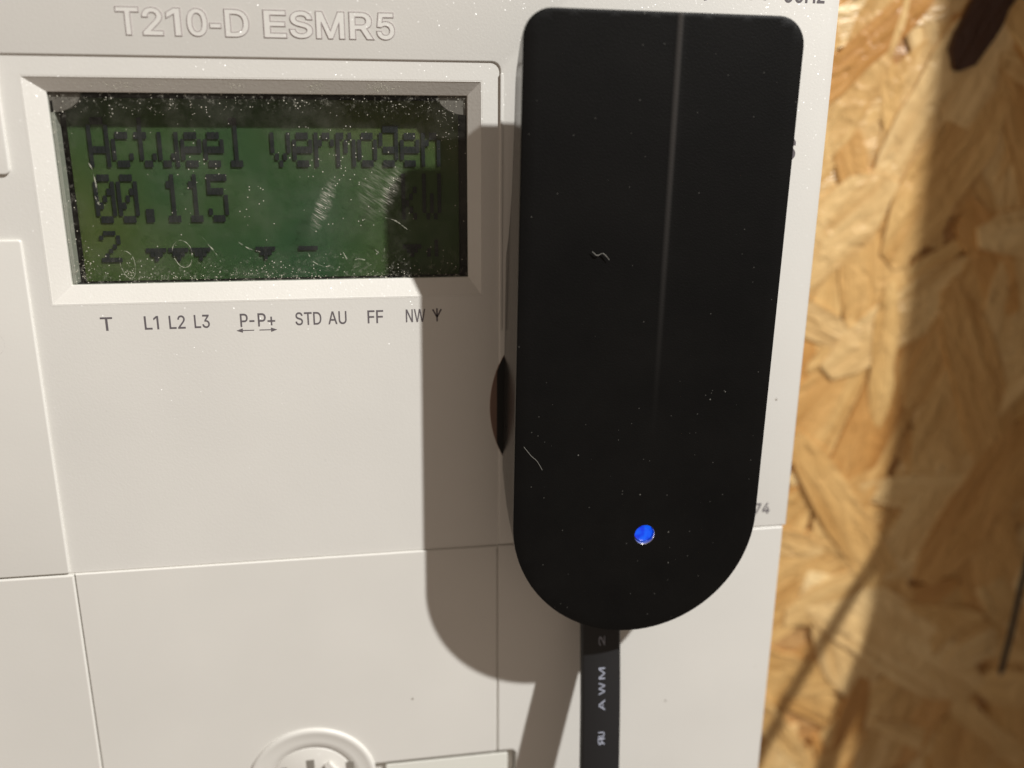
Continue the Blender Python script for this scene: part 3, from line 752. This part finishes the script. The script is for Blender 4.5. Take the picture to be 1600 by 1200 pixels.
# dried rings and drips on the pane
def ring_path(cx, cz, a, b, tilt, n=28):
    t = math.radians(tilt); out = []
    for i in range(n+1):
        u = 2*math.pi*i/n; x, z = a*math.cos(u)*(1+.06*math.sin(3*u)), b*math.sin(u)
        out.append((cx + x*math.cos(t) - z*math.sin(t), -1.96, cz + x*math.sin(t) + z*math.cos(t)))
    return out
obj("dried_drop", tube(ring_path(-37.2, -24.0, 1.1, 2.2, 8), 0.07, 5, False), M_drop, meter)
obj("dried_drop", tube(ring_path(-28.7, -22.4, 1.45, 2.2, 8), 0.07, 5, False), M_drop, meter)
for path in ([(-25.6, -19.4), (-24.6, -21.0), (-23.7, -22.2), (-22.9, -23.8)], [(-20.0, -20.6), (-18.4, -21.7), (-16.6, -22.3)],
             [(-9.2, -22.4), (-8.3, -24.0), (-6.6, -24.9), (-5.6, -24.7)], [(-3.4, -22.6), (-2.4, -24.3), (-1.2, -23.7), (.1, -23.9)],
             [(-40.9, -13.2), (-40.4, -14.4), (-40.7, -9.8), (-41.2, -8.2)], [(1.8, -22.2), (3.0, -23.3), (3.4, -22.0)],
             [(3.6, -17.0), (5.4, -17.6), (7.2, -19.0)]):
    obj("dried_drip", tube(smooth_path([(x, -1.95, z) for x, z in path], 5), 0.09, 5, False, lambda u: 0.6+0.8*math.sin(u*9)**2), M_drop, meter)

# crumbs of dried residue on the frame and along the pane's rims
rc = random.Random(3)
def crumbs(cx, cz, w, d, n, h, hs):
    bm = bmesh.new()
    for _ in range(n):
        x, z = rc.gauss(cx, w), rc.gauss(cz, d); r_ = rc.uniform(0.03, 0.10)*(1.6 if rc.random() < .1 else 1); k = 5
        hh = h + hs*(z-cz)
        a0 = rc.uniform(0, 6); rim = [bm.verts.new(V(x+r_*rc.uniform(.5, 1.3)*math.cos(a0+2*math.pi*i/k), hh, z+r_*rc.uniform(.5, 1.3)*math.sin(a0+2*math.pi*i/k))) for i in range(k)]
        top = bm.verts.new(V(x, hh+r_*0.5, z))
        for i in range(k): bm.faces.new((rim[i], rim[(i+1) % k], top))
    bmesh.ops.recalc_face_normals(bm, faces=bm.faces)
    o = obj("dried_residue", bm, M_crumb, meter); o['kind'] = 'stuff'
M_crumb = simple("residue", (0.42, 0.40, 0.32), 0.6)
for cx, w, n in ((-6.2, 0.9, 60), (3.6, 1.3, 80), (-18.5, 0.8, 26), (-37, 2.6, 50), (-29, 2.0, 30)):
    crumbs(cx, 3.15, w, 0.33, n, -0.72, 0.66)
for cx, cz, w, d, n in ((-20, -26.3, 10, 0.5, 150), (5, -26.5, 6, 0.35, 60), (-43.5, -24.6, 0.8, 1.8, 60), (-31, 0.2, 6, 0.7, 70), (8.5, 0.0, 5, 0.8, 80), (13.8, -3, 1.0, 2.5, 60), (-37.0, -25.3, 0.45, 0.5, 46), (-16.3, -25.2, 1.5, .8, 40)):
    crumbs(max(min(cx, 15), -45), cz, w, d, int(n*0.7), -1.99, 0)
obj("edge_rib", plate(rect(22.34, 22.78, -36.1, 5.6, 0.2), -0.05, 0.14, 0.08, 2), M_case, meter)

# tab and plate along the left, a little proud
obj("raised_tab", plate(rect(-95, -51.9, -9.8, 6.7, 0.9), PH-1, 0.22, 0.2), M_case, meter, True)
obj("side_plate", plate(rect(-94.9, -51.85, -76.5, -19.6, 0.4), PH-1, 0.22, 0.25), M_cover, meter, True)
bm = bmesh.new(); ring_into(bm, -58.3, -35.8, [(1.9, 0.23), (1.75, 0.0), (1.6, -0.4), (0.01, -0.5)], 32)
obj("push_button", bm, M_tab, meter, True)

# terminal cover below: three parts with hairline joints
def notch_left(): # centre part with the slot cut into its right edge
    return [(-51.15, -162), (22.05, -162), (22.05, -129.5), (-1.3, -129.5), (-1.9, -128.9), (-1.9, -121.9), (-1.6, -121.6), (22.05, -121.6), (22.05, -76.75), (-51.15, -76.75)]
def notch_right():
    return [(22.25, -162), (76.5, -162), (77.9, -160), (77.9, -76.7), (22.25, -76.7), (22.3, -121.6), (25.2, -121.6), (25.9, -122.3), (25.9, -128.9), (25.3, -129.5), (22.3, -129.5)]
for q in ((-94, 77.5, -78, -75.5), (21.3, 23.1, -121.3, -78.2), (-52.4, -50.2, -161, -78.2)):
    obj("joint_strip", plate(rect(*q), -6.9, -0.42, 0), M_case, meter)
obj("terminal_cover", plate(notch_left(), -7.0, 0.05, 0.2), M_cover, meter)
obj("terminal_cover_edge", plate(notch_right(), -7.0, 0.05, 0.22), M_case, meter)
obj("terminal_cover_side", plate([(-94.8, -162), (-51.4, -162), (-51.3, -76.8), (-94.8, -76.8)], -7.0, 0.30, 0.28), M_cover, meter)
obj("slot_floor", plate([(-1.7, -129.3), (25.7, -129.3), (25.7, -121.8), (-1.7, -121.8)], -4, -1.7, 0.1, 1), M_bezel, meter)
sl = simple("clear_flap", (0.78, 0.78, 0.72), 0.12)
obj("seal_flap", plate(rect(0.2, 24.4, -129, -122.7, 0.5), -1.65, -0.75, 0.25), sl, meter)

# seal screw boss
bc = (-13.7, -124.3)
bm = bmesh.new()
ring_into(bm, *bc, [(12.15, 0.0), (12.1, 0.36), (11.9, 0.54), (11.5, 0.60), (11.1, 0.56), (10.8, 0.48), (9.5, 0.42), (8.25, 0.40), (8.12, 0.25), (8.1, -0.5)], 96)
bmesh.ops.recalc_face_normals(bm, faces=bm.faces)
obj("screw_boss", bm, M_cover, meter, True)
bm = bmesh.new()
rows = ring_into(bm, *bc, [(8.0, -0.5), (7.95, 0.20), (7.7, 0.36), (0.001, 0.42)], 96)
bmesh.ops.recalc_face_normals(bm, faces=bm.faces)
screw = obj("seal_screw", bm, M_bezel, meter, True)
bm = bmesh.new()
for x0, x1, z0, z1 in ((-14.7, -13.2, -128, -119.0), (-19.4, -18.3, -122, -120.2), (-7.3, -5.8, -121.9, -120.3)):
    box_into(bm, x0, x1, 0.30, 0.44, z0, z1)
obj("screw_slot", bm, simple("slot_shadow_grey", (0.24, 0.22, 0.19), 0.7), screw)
bm = bmesh.new(); box_into(bm, -10.6, -9.4, 0.35, 1.3, -124, -119.6)
bmesh.ops.rotate(bm, cent=V(-10, 0.4, -121), matrix=Matrix.Rotation(math.radians(-35), 3, 'Y'), verts=bm.verts)
obj("screw_lug", bm, M_cover, screw)

# round metal plate of the optical port, mostly hidden
obj("port_plate", plate(circle(40.4, -49.9, 19.7, 96), -0.4, 0.08, 0.06, 1), M_disc, meter)
seg = [p for p in circle(40.4, -49.9, 19.62, 240) if p[0] > 21.8]
seg.sort(key=lambda p: math.atan2(p[1]+49.9, p[0]-40.4))
obj("port_black_segment", plate(seg, -0.2, 0.13, 0), M_flat_black, meter)  # flat black segment laid on the metal plate, all but its left rim

# printed and moulded lettering
FH = PH + 0.004
def words(body, x0, x1, z0, z1, h=FH, off=0.0, mat=M_print, name="printed_text", sp=0.07):
    return obj(name, fit_text(text_mesh(body, off, spacing=sp), x0, x1, z0, z1, h, 0.025), mat, meter)
b0, b1 = -34.25, -32.05
words("T", -41.95, -40.1, b0, b1, off=0.006)
words("L1", -35.3, -33.1, b0, b1, off=0.006); words("L2", -31.5, -29.0, b0, b1, off=0.006); words("L3", -27.6, -25.2, b0, b1, off=0.006)
words("P-", -20.4, -18.15, b0, b1, off=0.006); words("P+", -17.6, -14.85, b0, b1, off=0.006)
words("STD", -11.6, -7.4, b0, b1, off=0.006); words("AU", -6.3, -3.3, b0, b1, off=0.006)
words("FF", 0.15, 2.75, b0, b1, off=0.006); words("NW", 6.5, 9.75, b0, b1, off=0.006)
def arrow(x0, x1, z, way):
    bm = bmesh.new()
    a, b = (x0+0.7, x1) if way < 0 else (x0, x1-0.7)
    box_into(bm, a, b, FH, FH+.025, z-.07, z+.07)
    tip, base = (x0, x0+1.0) if way < 0 else (x1, x1-1.0)
    p = [(tip, z), (base, z+.36), (base, z-.36)]
    f = [bm.verts.new(V(x, FH+.028, q)) for x, q in p]; bm.faces.new(f)
    obj("printed_arrow", bm, M_print, meter)
arrow(-21.1, -18.3, -34.85, -1); arrow(-17.45, -14.6, -34.85, 1)
bm = bmesh.new()          # antenna sign
for q in ([(11.72, -34.25), (11.72, -32.0)], [(11.72, -33.5), (11.0, -32.15)], [(11.72, -33.5), (12.44, -32.15)]):
    d = Vector((q[1][0]-q[0][0], q[1][1]-q[0][1])).normalized(); nn = Vector((-d.y, d.x))*0.13
    bm.faces.new([bm.verts.new(V(a[0]+s*nn.x, FH+.02, a[1]+s*nn.y)) for a, s in ((q[0], 1), (q[0], -1), (q[1], -1), (q[1], 1))])
obj("printed_antenna_sign", bm, M_print, meter)

# moulded heading: each glyph raised by a hair, with its darker outline
head = [('T', -34.5, -31.15), ('2', -30.9, -27.85), ('1', -27.5, -25.3), ('0', -24.6, -21.55), ('-', -21.35, -19.6), ('D', -19.2, -15.55),
        ('E', -13.6, -10.1), ('S', -9.85, -6.25), ('M', -5.9, -1.5), ('R', -0.95, 2.95), ('5', 3.15, 6.05)]
for ch, x0, x1 in head:
    za, zb = (10.15, 14.15) if ch != '-' else (11.35, 12.15)
    body = obj("raised_letter", fit_text(text_mesh(ch, 0.018), x0+.08, x1-.08, za+.08, zb-.08, 0.0, 0.07), M_case, meter)
    obj("letter_outline", fit_text(text_mesh(ch, 0.018, outline=0.012), x0, x1, za, zb, 0.0, 0.11), M_outline, body)

# rating print at the top right, a part of a bold letter and the end of a number beside the reader
words("3x230V / 400V", 41.0, 66.6, 17.05, 19.6, h=0.004, off=0.016); words("50Hz", 68.8, 75.8, 17.05, 19.6, h=0.004, off=0.016)
words("S", 69.2, 73.2, -8.1, -3.8, h=0.004, off=0.04); words("074", 69.95, 74.8, -73.75, -71.45, h=0.004, off=0.012)

# ------------------------------------------------------------------ optical reader (black dongle)
reader = thing("optical_reader", "black rounded reader with a blue light, stuck on the meter right of the display", "meter reader", (44.3, 0, -40))
A = math.radians(-0.62); RC = Vector((44.2, -36.86))       # centre of the outline
def loc2(u, v):
    return (RC.x + u*math.cos(A) - v*math.sin(A), RC.y + u*math.sin(A) + v*math.cos(A))
HW, TOP, BOT = 21.27, 50.66, -50.66
def outline(inset=0.0):
    hw = HW-inset; r = 4.2-inset; out = []
    for cx, cy, a0 in ((HW-4.2, TOP-4.2, 0), (-(HW-4.2), TOP-4.2, 90)):
        for i in range(9):
            a = math.radians(a0 + 90*i/8); out.append((cx + r*math.cos(a), cy + r*math.sin(a)))
        if a0 == 0:
            for u in [15, 12, 9, 6] + [3.6-0.2*k for k in range(17)] + [-2, -5, -8, -11, -14]: out.append((u, TOP-inset))
    for i in range(49):
        a = math.radians(180 + 180*i/48); out.append((hw*math.cos(a), BOT+HW + hw*math.sin(a)))
    return out      # counter-clockwise
RHT = 14.5
def crown(u, v):
    """shallow ridge down the lid, dying away towards the light"""
    s = min(1.0, max(0.0, (v + 8.0)/52.0)); s = s*s*(3-2*s)
    d = abs(u - 2.0)
    return s*0.12*math.exp(-(d/0.55)**2)
# body: as wide as the lid; its back slopes away at both ends and meets the meter in the middle
def back_h(z):
    P_ = [(20, 13.2), (14, 13.05), (11, 11.6), (8.2, 9.3), (6, 7.5), (4.2, 6.5), (-4, 6.0), (-13, 4.9), (-20, 2.6), (-23.5, 0.15), (-61.5, 0.15), (-66, 5.0), (-71, 12.3), (-90, 12.6)]
    for (a, ha), (b, hb) in zip(P_, P_[1:]):
        if a >= z >= b: return ha + (hb-ha)*(a-z)/(a-b)
    return 12.6
def half_w(v):
    hw = HW-0.22
    if v > TOP-4.2: q = v-(TOP-4.2); return hw-4.0 + math.sqrt(max(0, 4.0**2-q*q))
    if v < BOT+HW: q = (BOT+HW)-v; return math.sqrt(max(0, hw*hw-q*q))
    return hw
vs_ = [TOP-0.25, TOP-.5, TOP-1, TOP-1.8, TOP-3, TOP-4.2] + [TOP-4.2-1.25*k for k in range(1, 61)]
vs_ = [v for v in vs_ if v > BOT+HW] + [BOT+HW - (HW-.3)*math.sin(math.radians(a)) for a in range(0, 88, 4)] + [BOT+.35]
bm = bmesh.new(); rows = []
for v in vs_:
    w_ = half_w(v); hb = back_h(loc2(0, v)[1]); row = []
    cr = min(0.5, (13.2-hb)*0.3)
    for u, h in ((w_, 13.25), (w_, hb+cr), (w_-cr*.3, hb+cr*.3), (w_-cr, hb), (-w_+cr, hb), (-w_+cr*.3, hb+cr*.3), (-w_, hb+cr), (-w_, 13.25)):
        p = loc2(u, v); row.append(bm.verts.new(V(p[0], h, p[1])))
    rows.append(row)
for a, b in zip(rows, rows[1:]):
    for i in range(8): bm.faces.new((a[i], a[(i+1) % 8], b[(i+1) % 8], b[i]))
bm.faces.new(rows[0]); bm.faces.new(list(reversed(rows[-1])))
bmesh.ops.recalc_face_normals(bm, faces=bm.faces)
obj("body", bm, M_dongle_side, reader)
# lid
lu, lv = 1.45, -32.2        # light hole
rimpts = outline(0.22); hr = 1.78
holep = [(lu + hr*math.cos(2*math.pi*i/40), lv + hr*math.sin(2*math.pi*i/40)) for i in range(40)]
inner = []
us = [-19+2*i for i in range(20)] + [2.0+k*0.17 for k in range(-8, 9)]
def inside(u, v, poly):
    c = False; j = len(poly)-1
    for i in range(len(poly)):
        if (poly[i][1] > v) != (poly[j][1] > v) and u < (poly[j][0]-poly[i][0])*(v-poly[i][1])/(poly[j][1]-poly[i][1])+poly[i][0]: c = not c
        j = i
    return c
safe = outline(0.6)
for u in us:
    for v in [-48+2.4*k for k in range(39)] + [44.6, 46, 47.2, 48.2, 49, 49.6, 50.0]:
        if inside(u, v, safe) and math.hypot(u-lu, v-lv) > hr+0.5: inner.append((u, v))
allp = rimpts + holep + inner; nr, nh = len(rimpts), len(holep)
res = delaunay_2d_cdt([Vector(p) for p in allp], [(i, (i+1) % nr) for i in range(nr)] + [(nr+i, nr+(i+1) % nh) for i in range(nh)], [], 1, 1e-6)
bm = bmesh.new()
vv = [bm.verts.new(V(loc2(p[0], p[1])[0], RHT + crown(p[0], p[1]), loc2(p[0], p[1])[1])) for p in res[0]]
for f in res[2]:
    c = sum((res[0][i] for i in f), Vector((0, 0)))/len(f)
    if math.hypot(c[0]-lu, c[1]-lv) < hr-0.02: continue
    bm.faces.new([vv[i] for i in f])
bm.verts.ensure_lookup_table()
# rounded edge down to the body
prev = [vv[i] for i in range(nr)]
for ins, h in ((0.08, -0.06), (0.0, -0.2)):
    nxt = [bm.verts.new(V(loc2(*q)[0], RHT + crown(*q) + h if ins > 0.05 else RHT+h, loc2(*q)[1])) for q in outline(ins)]
    for i in range(nr): bm.faces.new((prev[i], prev[(i+1) % nr], nxt[(i+1) % nr], nxt[i]))
    prev = nxt
bmesh.ops.recalc_face_normals(bm, faces=bm.faces)
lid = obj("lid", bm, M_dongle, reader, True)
bm = bmesh.new(); prev = None
for ins, h in ((0.0, RHT-0.2), (0.0, 13.45), (0.1, 13.3), (0.6, 13.3)):
    nxt = [bm.verts.new(V(loc2(*q)[0], h, loc2(*q)[1])) for q in outline(ins)]
    if prev:
        for i in range(nr): bm.faces.new((prev[i], prev[(i+1) % nr], nxt[(i+1) % nr], nxt[i]))
    prev = nxt
bm.faces.new(prev)
bmesh.ops.recalc_face_normals(bm, faces=bm.faces)
obj("lid_edge", bm, M_lid_edge, lid)
lx, lz = loc2(lu, lv)
bm = bmesh.new(); ring_into(bm, lx, lz, [(1.80, 14.505), (1.76, 14.48), (1.74, 13.3)], 40)
led_rim = obj("light_hole", bm, M_rim, reader, True)
bm = bmesh.new()
ring_into(bm, lx+0.02, lz+0.05, [(1.60, 13.3), (1.60, 13.75), (1.45, 13.95), (0.9, 14.05), (0.001, 14.1)], 40)
obj("indicator_light", bm, M_led, reader, True)
bm = bmesh.new(); bm.faces.new([bm.verts.new(V(x, 13.32, z)) for x, z in circle(lx, lz, 1.8, 24)])
obj("hole_floor", bm, M_flat_black, reader)

# ------------------------------------------------------------------ flat cable of the reader
cable = thing("flat_cable", "flat black cable with grey print, hanging from the bottom of the black reader", "cable", (40, 0, -160))
cp = smooth_path([(40.9, 3.0, -60), (40.9, 3.4, -74), (40.7, 4.6, -86), (40.5, 6.6, -95), (40.2, 9.2, -105), (39.8, 11.7, -116), (39.5, 13.6, -128), (39.5, 14.2, -145), (39.8, 13.0, -165), (40.2, 10, -190)], 8)
CW, CT = 3.78, 1.05
bm = bmesh.new(); rows = []
prof = []
for sx in (1, -1):
    for i in range(7):
        a = math.radians(-90 + 180*i/6)
        prof.append((sx*(CW-CT*0.55 + CT*0.55*math.cos(a)), sx*CT*math.sin(a)))
for i, p in enumerate(cp):
    a, b = Vector(cp[max(i-1, 0)]), Vector(cp[min(i+1, len(cp)-1)])
    d = (b-a).normalized(); sidev = Vector((1, 0, 0)); sidev = (sidev - d*sidev.dot(d)).normalized(); nrm = sidev.cross(d)
    if nrm.y < 0: nrm = -nrm
    rows.append([bm.verts.new(V(*(Vector(p) + sidev*u + nrm*w))) for u, w in prof])
m_ = len(prof)
for a, b in zip(rows, rows[1:]):
    for i in range(m_): bm.faces.new((a[i], a[(i+1) % m_], b[(i+1) % m_], b[i]))
bm.faces.new(rows[0]); bm.faces.new(list(reversed(rows[-1])))
bmesh.ops.recalc_face_normals(bm, faces=bm.faces)
obj("sheath", bm, M_cable, cable, True)
def cable_at(z):
    for a, b in zip(cp, cp[1:]):
        if a[2] >= z >= b[2]:
            t = (a[2]-z)/(a[2]-b[2]); return a[0]+(b[0]-a[0])*t, a[1]+(b[1]-a[1])*t, (Vector(b)-Vector(a)).normalized()
def cable_text(me, s0, s1, u0, u1, flip=False):
    """lettering running up the cable: text x -> up along z (s0..s1), text top -> left (u1..u0)"""
    xs = [v.co.x for v in me.vertices]; ys = [v.co.y for v in me.vertices]; zs = [v.co.z for v in me.vertices]
    for v in me.vertices:
        a = (v.co.x-min(xs))/(max(xs)-min(xs)) if not flip else 1-(v.co.x-min(xs))/(max(xs)-min(xs))
        b = (v.co.y-min(ys))/(max(ys)-min(ys)); e = 0.02 if v.co.z > 0 else 0.0
        z = s0+(s1-s0)*a; cx, ch, d = cable_at(z)
        co = Vector((cx + u1-(u1-u0)*b, ch, z)) + Vector((0, -d.z, d.y)).normalized()*(CT+0.006+e)
        v.co = V(*co)
    obj("printed_text", me, M_cable_print, cable)
def ct(b, s0, s1, u0=-0.75, u1=0.85, flip=False, off=0.0):
    cable_text(fix_range(text_mesh(b, off)), s0, s1, u0, u1, flip)
def fix_range(me): return me
U0, U1 = -0.55, 0.62
ct("2", -94.9, -93.2, U0, U1)
ct("M", -101.0, -98.9, U0, U1); ct("W", -103.8, -101.6, U0, U1); ct("A", -106.7, -104.7, U0, U1)
ct("U", -111.55, -110.6, U0-.05, U1, off=0.012); ct("R", -113.1, -111.7, U0-.05, U1, flip=True, off=0.012)

# ------------------------------------------------------------------ lint lying on the reader's lid
o = obj("lint_fibre", tube(smooth_path([(34.4, 14.83, -20.6), (35.2, 14.86, -21.2), (36.0, 14.88, -20.9), (36.6, 14.90, -21.3), (37.1, 14.92, -21.9)], 6), 0.075, 5, True, lambda u: .7+.5*math.sin(u*7)**2), M_lint)
tag(o, "wavy white lint on the upper left of the black reader lid", "lint")
o = obj("lint_fibre", tube(smooth_path([(24.2, 14.56, -52.0), (25.4, 14.56, -53.6), (26.4, 14.56, -54.6), (27.3, 14.56, -56.2)], 6), 0.05, 5), M_lint)
tag(o, "straight pale hair near the left edge of the black reader lid", "lint")

# ------------------------------------------------------------------ things on the wall to the right
w = thing("hanging_wire", "end of a thin black wire hanging at the right edge, before the board", "wire", (178, WALL_H, -157))
obj("sheath", tube(smooth_path([(183.5, -50, -20), (180.5, -51, -80), (178.6, -52, -120), (178.3, -52.5, -140), (177.8, -53, -155)], 6), 0.8, 12), M_cable, w, True)
obj("cut_end", tube([(177.8, -53, -155), (177.75, -53, -156.3)], 0.45, 10), M_disc, w, True)

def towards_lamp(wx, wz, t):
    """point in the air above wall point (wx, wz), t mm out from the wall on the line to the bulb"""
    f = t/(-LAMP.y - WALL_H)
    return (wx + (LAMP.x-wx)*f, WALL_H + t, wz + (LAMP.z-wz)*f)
# unseen grey box right of the view, shaped to cast the shade on the board
sbox = thing("shade_box", "unseen grey box beside the meter, added to throw the shade on the board", "shade caster", (300, WALL_H, -380))
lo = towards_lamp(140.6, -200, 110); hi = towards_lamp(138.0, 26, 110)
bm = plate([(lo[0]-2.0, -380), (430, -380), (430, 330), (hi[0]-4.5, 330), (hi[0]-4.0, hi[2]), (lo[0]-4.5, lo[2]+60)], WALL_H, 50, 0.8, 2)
obj("shade_box_body", bm, M_grey_box, sbox)
obj("shade_box_front", plate(rect(lo[0]+9, 424, -372, 322, 4), 50, 54, 1.0, 2), M_grey_box, sbox)
obj("shade_box_bar", plate(rect(lo[0]+24, lo[0]+32, -80, 10, 2), 54, 66, 2, 3), M_dark_well, sbox)
for k, (pts, t, rad, lab) in enumerate((([(146, -90), (141, -103), (136, -120), (125, -142), (109, -178), (92, -222)], 62, 2.1, "thin black cable out of view right of the meter, the left of two"),
                                   ([(146, -112), (141, -133), (135, -164), (129, -187), (122, -225)], 62, 3.0, "thicker black cable out of view right of the meter, the right of two"))):
    P3 = [towards_lamp(x, z, t) for x, z in pts]
    P3 = [(P3[0][0]+38, P3[0][1]-6, P3[0][2]+30)] + P3
    c = obj("unseen_cable", tube(smooth_path(P3, 6), rad, 12), M_cable, None, True)
    tag(c, lab, "cable", "cables out of view")
